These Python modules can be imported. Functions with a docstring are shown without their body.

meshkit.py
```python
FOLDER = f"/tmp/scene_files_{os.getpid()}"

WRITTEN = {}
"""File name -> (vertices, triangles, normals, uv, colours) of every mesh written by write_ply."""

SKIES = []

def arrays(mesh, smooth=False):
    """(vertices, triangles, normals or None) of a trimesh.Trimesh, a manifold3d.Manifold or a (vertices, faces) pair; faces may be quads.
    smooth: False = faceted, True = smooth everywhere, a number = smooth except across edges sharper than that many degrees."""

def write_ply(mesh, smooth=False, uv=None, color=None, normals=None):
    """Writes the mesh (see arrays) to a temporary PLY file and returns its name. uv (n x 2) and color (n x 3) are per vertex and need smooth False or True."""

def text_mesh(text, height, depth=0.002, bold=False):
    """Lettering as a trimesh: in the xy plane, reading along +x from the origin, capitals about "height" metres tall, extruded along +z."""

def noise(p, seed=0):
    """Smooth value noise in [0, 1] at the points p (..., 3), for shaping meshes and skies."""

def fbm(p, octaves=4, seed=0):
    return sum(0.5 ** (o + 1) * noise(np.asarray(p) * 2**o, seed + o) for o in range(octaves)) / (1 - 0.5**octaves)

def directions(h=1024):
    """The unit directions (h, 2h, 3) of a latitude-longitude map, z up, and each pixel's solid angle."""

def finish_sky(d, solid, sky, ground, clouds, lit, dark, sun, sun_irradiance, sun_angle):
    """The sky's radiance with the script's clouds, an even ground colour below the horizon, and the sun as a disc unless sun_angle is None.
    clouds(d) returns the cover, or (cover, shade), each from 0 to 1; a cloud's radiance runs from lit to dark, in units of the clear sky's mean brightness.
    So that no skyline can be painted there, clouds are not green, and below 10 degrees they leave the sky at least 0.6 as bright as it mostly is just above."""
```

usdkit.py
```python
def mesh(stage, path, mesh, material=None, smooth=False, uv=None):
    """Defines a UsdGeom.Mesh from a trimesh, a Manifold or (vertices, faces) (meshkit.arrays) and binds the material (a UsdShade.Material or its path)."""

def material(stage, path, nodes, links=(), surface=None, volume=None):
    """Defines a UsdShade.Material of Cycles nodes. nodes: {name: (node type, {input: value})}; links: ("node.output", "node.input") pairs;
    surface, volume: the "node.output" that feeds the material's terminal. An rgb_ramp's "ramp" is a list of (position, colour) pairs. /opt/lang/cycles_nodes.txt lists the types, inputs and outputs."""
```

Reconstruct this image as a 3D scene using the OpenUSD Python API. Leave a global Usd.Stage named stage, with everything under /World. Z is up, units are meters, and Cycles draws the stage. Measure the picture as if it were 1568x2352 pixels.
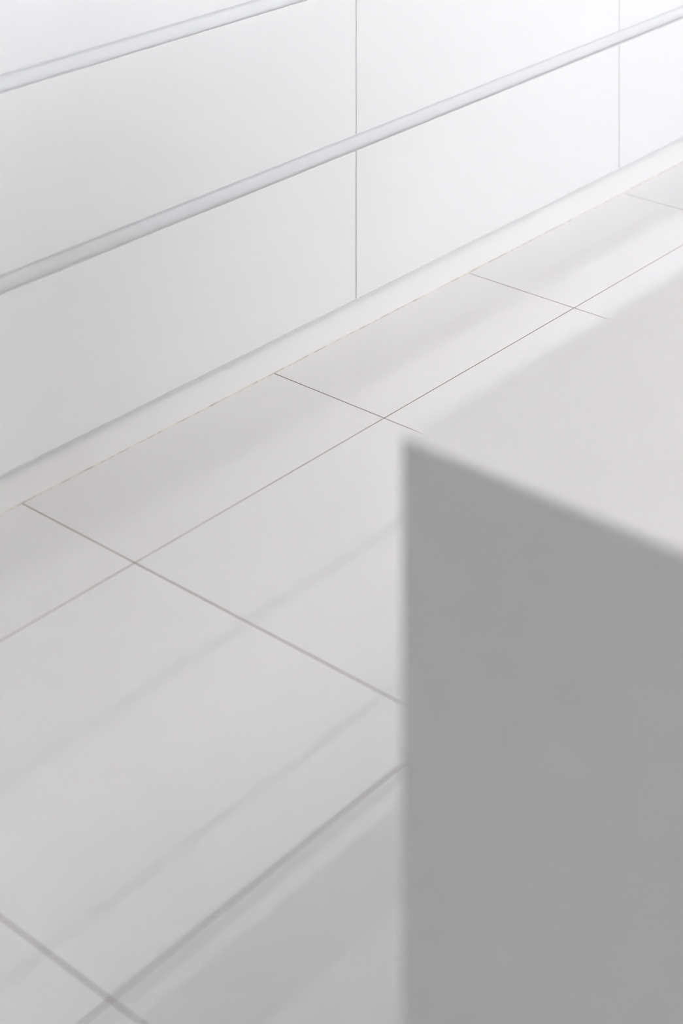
import math
import numpy as np
import trimesh
import manifold3d as m3
import meshkit
import usdkit
from pxr import Usd, UsdGeom, UsdLux, UsdShade, Gf, Sdf

stage = Usd.Stage.CreateInMemory()
UsdGeom.SetStageUpAxis(stage, UsdGeom.Tokens.z)
UsdGeom.SetStageMetersPerUnit(stage, 1.0)
world = UsdGeom.Xform.Define(stage, '/World')
stage.SetDefaultPrim(world.GetPrim())
UsdGeom.Scope.Define(stage, '/World/Looks')
RNG = np.random.default_rng(7)

# ------------------------------------------------------------------ camera
FPX, YH, YAW, CAM = 4392.4, -1163.7, 0.7076, (2.973, 0.0, 1.6294)
AP = 23.56
cam = UsdGeom.Camera.Define(stage, '/World/camera')
cam.CreateHorizontalApertureAttr(AP)
cam.CreateVerticalApertureAttr(AP * 2352 / 1568)
cam.CreateFocalLengthAttr(FPX * AP / 1568)
cam.CreateHorizontalApertureOffsetAttr(0.0)
cam.CreateVerticalApertureOffsetAttr(-(1176 - YH) / 1568 * AP)      # level camera, shifted down
cam.CreateFStopAttr(2.85)
cam.CreateFocusDistanceAttr(3.6)
cam.CreateClippingRangeAttr(Gf.Vec2f(0.05, 100))
cam.CreateExposureAttr(2.33)
cx = UsdGeom.Xformable(cam)
cx.AddTranslateOp().Set(Gf.Vec3d(*CAM))
cx.AddRotateZOp().Set(math.degrees(YAW))
cx.AddRotateXOp().Set(90.0)

# ------------------------------------------------------------------ overcast sky
sky_mat = usdkit.material(stage, '/World/Looks/sky', {
    'sky': ('sky_texture', {'sky_type': 'multiple_scattering', 'sun_disc': False, 'sun_elevation': 0.9, 'sun_rotation': 2.0}),
    'tc': ('texture_coordinate', {}),
    'noise': ('noise_texture', {'scale': 2.2, 'detail': 4.0}),
    'ramp': ('rgb_ramp', {'ramp': [(0.0, (0.88, 0.88, 0.88)), (0.7, (0.98, 0.98, 0.98))]}),
    'mix': ('mix_color', {'b': (1.08, 0.945, 0.86)}),
    'bg': ('background_shader', {'strength': 1.0}),
}, [('tc.generated', 'noise.vector'), ('noise.fac', 'ramp.fac'), ('ramp.color', 'mix.fac'), ('sky.color', 'mix.a'),
    ('mix.result', 'bg.color')], surface='bg.background')
dome = UsdLux.DomeLight.Define(stage, '/World/sky')
dome.CreateIntensityAttr(1.0)
dome.CreateExposureAttr(0.0)
UsdShade.MaterialBindingAPI.Apply(dome.GetPrim()).Bind(sky_mat)

LAMP = 3.2                                                           # radiance of the ceiling panels, used by their builder

# ------------------------------------------------------------------ materials
def mat(name, color, rough, spec=0.5, grain=None, ior=1.5, metallic=0.0, extra=()):
    nodes = {'p': ('principled_bsdf', {'base_color': color, 'roughness': rough, 'specular_ior_level': spec, 'ior': ior, 'metallic': metallic})}
    links = []
    if grain:                                                        # (scale, strength of tone) slight paint mottling
        s, k = grain
        c = np.array(color)
        nodes |= {'g': ('geometry', {}), 'n': ('noise_texture', {'scale': s, 'detail': 3.0}),
                  'r': ('rgb_ramp', {'ramp': [(0.3, tuple(c * (1 - k))), (0.7, tuple(np.minimum(c * (1 + k), 1)))]})}
        links += [('g.position', 'n.vector'), ('n.fac', 'r.fac'), ('r.color', 'p.base_color')]
    return usdkit.material(stage, '/World/Looks/' + name, nodes, links, surface='p.BSDF')

M_front = mat('white_lacquer', (0.84, 0.84, 0.84), 0.62, spec=0.4, grain=(3.0, 0.004))
M_carcass = mat('white_board', (0.86, 0.86, 0.86), 0.5)
M_rail = mat('white_coated_aluminium', (0.875, 0.885, 0.90), 0.4)
M_plinth = mat('white_plinth_laminate', (0.89, 0.89, 0.88), 0.5)
M_wall = mat('white_wall_paint', (0.82, 0.82, 0.81), 0.8, grain=(14.0, 0.006))
M_backwall = mat('warm_grey_wall_paint', (0.72, 0.71, 0.69), 0.8, grain=(14.0, 0.01))
M_ceiling = mat('white_ceiling_paint', (0.85, 0.85, 0.84), 0.9, grain=(14.0, 0.006))
M_grout = mat('taupe_grout', (0.21, 0.115, 0.065), 0.85, grain=(160.0, 0.12))
M_seal = mat('beige_sealant', (0.68, 0.635, 0.57), 0.6, grain=(55.0, 0.25))
M_island = mat('white_solid_surface', (0.74, 0.735, 0.725), 0.5, grain=(5.0, 0.004))
M_backsplash = mat('pale_grey_glass', (0.66, 0.655, 0.65), 0.15)
M_wallcab = mat('white_wall_unit', (0.80, 0.795, 0.79), 0.4)
M_frame = mat('white_window_frame', (0.8, 0.8, 0.8), 0.4)
M_ground = mat('pale_paving', (0.60, 0.60, 0.585), 0.8, grain=(4.0, 0.1))
TILES = []
for i, c in enumerate([(0.872, 0.868, 0.868), (0.88, 0.876, 0.876), (0.876, 0.870, 0.866)]):
    TILES.append(usdkit.material(stage, f'/World/Looks/polished_tile_{i}', {
        'p': ('principled_bsdf', {'roughness': 0.014, 'ior': 1.65, 'specular_ior_level': 0.5}),
        'g': ('geometry', {}), 'n': ('noise_texture', {'scale': 2.5, 'detail': 3.0, 'distortion': 0.4}),
        'r': ('rgb_ramp', {'ramp': [(0.3, tuple(np.array(c) * 0.985)), (0.7, tuple(np.array(c) * 1.01))]}),
    }, [('g.position', 'n.vector'), ('n.fac', 'r.fac'), ('r.color', 'p.base_color')], surface='p.BSDF'))
M_glass = usdkit.material(stage, '/World/Looks/window_glass', {
    't': ('transparent_bsdf', {'color': (0.96, 0.97, 0.97)}), 'g': ('glossy_bsdf', {'color': (1, 1, 1), 'roughness': 0.0}),
    'f': ('fresnel', {'IOR': 1.45}), 'm': ('mix_closure', {}),
}, [('f.fac', 'm.fac'), ('t.BSDF', 'm.closure1'), ('g.BSDF', 'm.closure2')], surface='m.closure')

# ------------------------------------------------------------------ helpers
USED = {}
def path_for(name, parent):
    base = (parent.GetPath().pathString if parent else '/World') + '/' + name
    n = USED.get(base, 0)
    USED[base] = n + 1
    return base if n == 0 else f'{base}_{n:03d}'

def keys(p, **k):
    for a, b in k.items():
        if b:
            p.SetCustomDataByKey(a, b)
    return p

def obj(name, mesh, material, parent=None, smooth=30, **k):
    return keys(usdkit.mesh(stage, path_for(name, parent), mesh, material, smooth=smooth).GetPrim(), **k)

def thing(name, loc=(0, 0, 0), **k):
    x = UsdGeom.Xform.Define(stage, path_for(name, None))
    x.AddTranslateOp().Set(Gf.Vec3d(*loc))
    return keys(x.GetPrim(), **k)

def dup(src, name, loc, **k):
    x = UsdGeom.Xform.Define(stage, path_for(name, None))
    x.AddTranslateOp().Set(Gf.Vec3d(*loc))
    p = x.GetPrim()
    p.GetReferences().AddInternalReference(src.GetPath())
    p.SetInstanceable(True)
    return keys(p, **k)

def rman(x0, x1, y0, y1, z0, z1, r=0.001, seg=12):
    """A box with rounded edges, as a Manifold."""
    s = m3.Manifold.sphere(r, seg)
    return m3.Manifold.batch_hull([s.translate((x, y, z)) for x in (x0 + r, x1 - r) for y in (y0 + r, y1 - r) for z in (z0 + r, z1 - r)])

def box(x0, x1, y0, y1, z0, z1):
    b = trimesh.creation.box((x1 - x0, y1 - y0, z1 - z0))
    b.apply_translation(((x0 + x1) / 2, (y0 + y1) / 2, (z0 + z1) / 2))
    return b

def extrude_xz(pts, y0, y1):
    """An outline in x, z extruded along y."""
    from shapely import Polygon
    m = trimesh.creation.extrude_polygon(Polygon(pts), y1 - y0, engine='earcut')
    v = m.vertices
    m = trimesh.Trimesh(np.c_[v[:, 0], v[:, 2] + y0, v[:, 1]], m.faces[:, ::-1], process=False)
    m.fix_normals()
    return m

# ------------------------------------------------------------------ room shell
RX, RY0, RY1, RZ = 5.6, -3.4, 7.3, 2.7
TILE, GX, GY, J = 0.6, 0.8393, 2.010, 0.0020                          # tile side, joint crossing, joint width

floor = thing('floor', kind='structure', label='floor of large square polished off-white porcelain tiles with thin taupe joints')
obj('grout', box(0, RX, RY0, RY1, -0.06, -0.0009), M_grout, floor, False, label='taupe recessed grout in the tile joints')

def tile_mesh(x0, x1, y0, y1, n, seed):
    rng = np.random.default_rng(seed)
    x0, x1, y0, y1 = x0 + J / 2, x1 - J / 2, y0 + J / 2, y1 - J / 2
    t = (np.arange(n + 1) / n)
    t = 0.5 - 0.5 * np.sign(0.5 - t) * np.abs(1 - 2 * t) ** 0.6       # denser towards the edges
    t = 0.5 + (t - 0.5)
    bev = 0.0002
    xs, ys = x0 + bev + (x1 - x0 - 2 * bev) * t, y0 + bev + (y1 - y0 - 2 * bev) * t
    X, Y = np.meshgrid(xs, ys, indexing='ij')
    def edge(q, a, b):                                               # fall of the glaze towards the edges, as pressed tiles have
        d = np.minimum(q - a, b - q)
        return -0.00011 * np.exp(-np.maximum(d, 0) / 0.028)
    ph = rng.uniform(0, 50, 3)
    w = meshkit.noise(np.stack([X * 5 + ph[0], Y * 5 + ph[1], 0 * X + ph[2]], -1)) - 0.5
    w2 = meshkit.noise(np.stack([X * 13 + ph[1], Y * 13 + ph[2], 0 * X + ph[0]], -1)) - 0.5
    tilt = rng.normal(0, 0.0002, 2)
    Z = edge(X, x0, x1) + edge(Y, y0, y1) + 0.00015 * w + 0.000012 * w2 + tilt[0] * (X - (x0 + x1) / 2) + tilt[1] * (Y - (y0 + y1) / 2)
    V = np.stack([X, Y, Z], -1).reshape(-1, 3)
    idx = np.arange((n + 1) ** 2).reshape(n + 1, n + 1)
    q = np.stack([idx[:-1, :-1], idx[1:, :-1], idx[1:, 1:], idx[:-1, 1:]], -1).reshape(-1, 4)
    F = [np.vstack([q[:, [0, 1, 2]], q[:, [0, 2, 3]]])]
    ring = np.concatenate([idx[:-1, 0], idx[-1, :-1], idx[1:, -1][::-1], idx[0, 1:][::-1]])
    c = np.array([(x0 + x1) / 2, (y0 + y1) / 2])
    rv = V[ring]
    out = rv.copy()
    out[:, :2] += bev * np.sign(rv[:, :2] - c) * (np.abs(rv[:, :2] - c) > np.array([(x1 - x0) / 2, (y1 - y0) / 2]) - 2 * bev)
    out[:, 2] -= 0.0002
    low = out.copy()
    low[:, 2] = -0.01
    k, b = len(ring), len(V)
    V = np.vstack([V, out, low])
    a = np.arange(k); nx = (a + 1) % k
    for s0, s1 in ((ring, b + a), (b + a, b + k + a)):
        F += [np.stack([s0, s1, s1[nx]], 1), np.stack([s0, s1[nx], s0[nx]], 1)]
    return trimesh.Trimesh(V, np.vstack(F), process=False)

def cuts(lo, hi, g):
    k = math.ceil((lo - g) / TILE)
    c = [lo] + [g + i * TILE for i in range(k, k + 40) if lo + 0.02 < g + i * TILE < hi - 0.02] + [hi]
    return list(zip(c[:-1], c[1:]))

for i, (x0, x1) in enumerate(cuts(0, RX, GX)):
    for j, (y0, y1) in enumerate(cuts(RY0, RY1, GY)):
        near = x0 < 2.2 and 0.6 < y0 < 5.0
        obj('tile', tile_mesh(x0, x1, y0, y1, 36 if near else 4, i * 100 + j), TILES[(i * 5 + j * 3) % 3], floor, 20)

W = 0.2
obj('ceiling', box(-W, RX + W, RY0 - W, RY1 + W, RZ, RZ + 0.2), M_ceiling, None, False, kind='structure', label='flat white plastered ceiling over the kitchen')
obj('wall_left', box(-W, 0, RY0, RY1, 0, RZ), M_wall, None, False, kind='structure', label='white wall behind the run of drawer cabinets')
obj('wall_back', box(-W, RX + W, RY0 - W, RY0, 0, RZ), M_backwall, None, False, kind='structure', label='warm grey wall behind the camera')

def holed_wall(name, axis, at, t, lo, hi, holes, label):
    """A wall across axis ('x' or 'y') with openings (a0, a1, z0, z1)."""
    w = box(at, at + t, lo, hi, 0, RZ) if axis == 'x' else box(lo, hi, at, at + t, 0, RZ)
    w = m3.Manifold(m3.Mesh(w.vertices.astype(np.float32), w.faces.astype(np.uint32)))
    for a0, a1, z0, z1 in holes:
        h = box(at - 1, at + t + 1, a0, a1, z0, z1) if axis == 'x' else box(a0, a1, at - 1, at + t + 1, z0, z1)
        w -= m3.Manifold(m3.Mesh(h.vertices.astype(np.float32), h.faces.astype(np.uint32)))
    return obj(name, w, M_wall, None, False, kind='structure', label=label)

FAR = [(1.8, 4.4, 0.02, 2.4)]
SIDE = [(1.2, 4.4, 0.90, 2.30), (-1.2, -0.2, 0.02, 1.8)]
holed_wall('wall_front', 'y', RY1, W, -W, RX + W, FAR, 'white far wall around the wide glazed door')
holed_wall('wall_right', 'x', RX, W, RY0, RY1, SIDE, 'white wall opposite the cabinets with a window')

def window(name, axis, at, t, a0, a1, z0, z1, n, label):
    w = thing(name, kind='structure', label=label)
    P = (lambda a, b, c, d, e, f: rman(at + e, at + f, a, b, c, d, 0.003)) if axis == 'x' else (lambda a, b, c, d, e, f: rman(a, b, at + e, at + f, c, d, 0.003))
    m, k = 0.05, 0.055
    for a, b, c, d in ((a0, a1, z0, z0 + k), (a0, a1, z1 - k, z1), (a0, a0 + k, z0 + k, z1 - k), (a1 - k, a1, z0 + k, z1 - k)):
        obj('frame', P(a, b, c, d, m, m + 0.07), M_frame, w)
    s = (a1 - a0 - 2 * k) / n
    for i in range(n):
        l, r = a0 + k + i * s, a0 + k + (i + 1) * s
        if i:
            obj('mullion', P(l - 0.03, l + 0.03, z0 + k, z1 - k, m, m + 0.07), M_frame, w)
        e = 0.03
        g = box(at + m + 0.03, at + m + 0.036, l + (e if i else 0), r - (e if i < n - 1 else 0), z0 + k, z1 - k) if axis == 'x' else \
            box(l + (e if i else 0), r - (e if i < n - 1 else 0), at + m + 0.03, at + m + 0.036, z0 + k, z1 - k)
        obj('pane', g, M_glass, w, False)

window('window_1', 'y', RY1, W, *FAR[0], 3, 'wide glazed door in the far wall letting in daylight')
window('window_2', 'x', RX, W, *SIDE[0], 3, 'window in the right wall facing the cabinets')
window('window_3', 'x', RX, W, *SIDE[1], 2, 'window in the right wall near the camera')
obj('ground', box(-20, 30, -20, 40, -0.3, -0.1), M_ground, None, False, kind='structure', label='pale paving outside the windows')

for i, (px, py) in enumerate(((3.5, 1.9), (3.5, 3.6), (3.5, 5.3))):
    c = thing('ceiling_light', (px, py, RZ), label=['square ceiling light panel level with the near end of the island', 'square ceiling light panel level with the far end of the island',
              'square ceiling light panel beyond the island'][i], category='ceiling light', group='square ceiling light panels')
    f = m3.Manifold.batch_boolean([rman(-0.31, 0.31, -0.31, 0.31, -0.012, -0.0005, 0.002), m3.Manifold.cube((0.58, 0.58, 0.1), True)], m3.OpType.Subtract)
    obj('frame', f, M_frame, c)
    q = UsdLux.RectLight.Define(stage, c.GetPath().AppendChild('panel_light'))
    q.CreateWidthAttr(0.575); q.CreateHeightAttr(0.575); q.CreateColorAttr(Gf.Vec3f(1.0, 0.93, 0.86)); q.CreateIntensityAttr(LAMP)
    q.AddTranslateOp().Set(Gf.Vec3d(0, 0, -0.008))

# ------------------------------------------------------------------ the run of drawer cabinets
FX, TH, WID = 0.620, 0.019, 0.930                                     # front plane, front thickness, cabinet width
Y0 = 2.7944 - 2 * WID                                                # first cabinet's left side
NC = 5
B1, T1, B2, T2, B3, T3, WT0, WT1 = 0.0903, 0.3731, 0.4045, 0.6889, 0.7186, 0.8660, 0.8970, 0.9370
CX = FX - TH - 0.002                                                 # face of the carcass
D = 0.006                                                            # depth of the notches for the finger-grip rails
def notch(lo, hi):
    return [(CX, lo), (CX - D, lo), (CX - D, hi), (CX, hi)]
N1, N2, N3 = (T1 - 0.024, B2 + 0.012), (T2 - 0.024, B3 + 0.012), (T3 - 0.024, WT0)
prof = [(0.012, B1 + 0.003), (CX, B1 + 0.003)] + notch(*N1) + notch(*N2) + notch(*N3)[:3] + [(0.012, WT0)]

def front(y0, y1, lo, hi, r=0.0013):
    """A drawer front whose top is bevelled to the back, so that fingers reach behind it."""
    s = m3.Manifold.sphere(r, 12)
    out = [(FX - r, lo + r), (FX - TH + r, lo + r), (FX - TH + r, hi - 0.048), (FX - 0.0022, hi - r), (FX - r, hi - r)]
    return m3.Manifold.batch_hull([s.translate((x, y, z)) for x, z in out for y in (y0 + r, y1 - r)])

def cabinet_parts(c, gl, gr, gl2, gr2):
    """gl, gr: half gaps left and right of the bottom front; gl2, gr2: of the fronts above."""
    obj('carcass', extrude_xz(prof, 0.0002, WID - 0.0002), M_carcass, c, False)
    for lo, hi, a, b in ((B1, T1, gl, gr), (B2, T2, gl2, gr2), (B3, T3, gl2, gr2)):
        obj('drawer_front', front(a, WID - b, lo, hi), M_front, c)

labels = [
    'white drawer cabinet beyond the left edge of the picture',
    'white drawer cabinet left of the long upright joint, running to the left picture edge',
    'white drawer cabinet between the two upright joints, in the middle of the run',
    'bright white drawer cabinet right of the short upright joint, in the upper right corner',
    'white drawer cabinet beyond the right edge of the picture',
]
first = None
for i in range(NC):
    loc = (0, Y0 + i * WID, 0)
    k = dict(label=labels[i], category='cabinet', group='white handleless drawer cabinets along the wall')
    if first is None:
        first = thing('drawer_cabinet', loc, **k)
        cabinet_parts(first, 0.0011, 0.0011, 0.0008, 0.0008)
    else:
        dup(first, 'drawer_cabinet', loc, **k)
YE = Y0 + NC * WID

# continuous finger-grip rails, hollow sheet 1.6 mm thick
def rail(lo, hi):
    from shapely import LineString
    za, zb, zt, da, db = lo - 0.018, lo + 0.014, hi - 0.0014, 0.0142, 0.0188    # concave foot rising from behind the lower fronts
    pts = [(FX - db + (db - da) * (1 - math.sin(t)), za + (zb - za) * (1 - math.cos(t))) for t in np.linspace(0, math.pi / 2, 16)]
    pts += [(FX - db, zt), (FX - TH - 0.0005, zt)]                   # and a lip under the upper fronts
    p = LineString(pts).buffer(0.0008, cap_style='flat', join_style='round', quad_segs=3)
    return extrude_xz(list(p.exterior.coords)[:-1], Y0 + 0.0005, YE - 0.0005)

for lo, hi, lab in ((T1, B2, 'white recessed finger-grip rail between the bottom and the middle drawers'),
                         (T2, B3, 'white recessed finger-grip rail at the upper left, above the middle drawers'),
                         (T3, WT0 - 0.009, 'white recessed finger-grip rail under the worktop')):
    obj('handle_rail', rail(lo, hi), M_rail, None, 35, label=lab, category='handle rail', group='finger-grip rails of the drawer cabinets')

PX = 0.576                                                           # face of the plinth
pl = thing('plinth', label='white recessed plinth strip along the floor under the drawer cabinets', category='plinth')
obj('plinth_board', rman(PX - 0.016, PX, Y0, YE, 0.0006, B1 + 0.0028, 0.0006), M_plinth, pl)
# a thin bead of sealant in the corner between plinth and tiles, uneven along its length
ys = np.arange(Y0, YE, 0.012)
h = 0.0009 + 0.0018 * meshkit.fbm(np.stack([ys * 22, 0 * ys, 0 * ys + 3.3], -1), 3) ** 1.5
V, F = [], []
for y, hh in zip(ys, h):
    V += [(PX - 0.0002, y, hh), (PX + hh * 0.45, y, hh * 0.45), (PX + hh, y, 0.0), (PX - 0.0002, y, -0.0008)]
for i in range(len(ys) - 1):
    for a in range(4):
        b = (a + 1) % 4
        F += [(4 * i + a, 4 * i + b, 4 * i + 4 + b), (4 * i + a, 4 * i + 4 + b, 4 * i + 4 + a)]
e = 4 * (len(ys) - 1)
F += [(0, 3, 2), (0, 2, 1), (e, e + 1, e + 2), (e, e + 2, e + 3)]
bead = trimesh.Trimesh(np.array(V), np.array(F), process=False)
bead.fix_normals()
obj('sealant_bead', bead, M_seal, pl, 40, label='thin uneven beige sealant bead')

obj('worktop', rman(0.002, FX + 0.002, Y0, YE, WT0 + 0.0005, WT1, 0.0015), M_front, None,
    label='white worktop over the run of drawer cabinets', category='worktop')
obj('backsplash', rman(0.0005, 0.010, Y0, YE, WT1 + 0.0005, 1.459, 0.001), M_backsplash, None,
    label='pale grey glass backsplash above the white worktop', category='backsplash')
wu = thing('wall_cabinet', label='white wall cabinet row above the worktop', category='cabinet')
obj('body', rman(0.001, 0.33, Y0, YE, 1.46, 2.2, 0.001), M_wallcab, wu)
for i in range(NC):
    obj('door', rman(0.331, 0.35, Y0 + i * WID + 0.0015, Y0 + (i + 1) * WID - 0.0015, 1.46, 2.2, 0.001), M_wallcab, wu)

# ------------------------------------------------------------------ the island in front, out of focus
IX0, IX1, IY0, IY1, IH = 2.0475, 3.02, 1.1520, 2.75, 0.900
isl = thing('kitchen_island', (IX0, IY0, 0), label='plain white kitchen island block, out of focus in the right foreground, near end shaded', category='kitchen island')
w_, l_, t_ = IX1 - IX0, IY1 - IY0, 0.04
R = 0.003
top = rman(0, w_, 0, l_, IH - t_, IH, R) + rman(0, w_, 0, t_, 0.0008, IH, R) + rman(0, w_, l_ - t_, l_, 0.0008, IH, R)
obj('waterfall_worktop', top, M_island, isl)
obj('body', box(0.035, w_ - 0.035, t_ + 0.0005, l_ - t_ - 0.0005, 0.09, IH - t_ - 0.0005), M_carcass, isl, False)
obj('plinth_board', box(0.08, w_ - 0.08, t_ + 0.0005, l_ - t_ - 0.0005, 0.0008, 0.0895), M_plinth, isl, False)
nd = 3
for s in (0, 1):
    for i in range(nd):
        a = t_ + 0.001 + i * (l_ - 2 * t_ - 0.002) / nd
        b = t_ + 0.001 + (i + 1) * (l_ - 2 * t_ - 0.002) / nd
        x = 0.0145 if s == 0 else w_ - 0.0335
        obj('door', rman(x, x + 0.019, a + 0.001, b - 0.001, 0.0905, IH - t_ - 0.025, 0.001), M_front, isl)
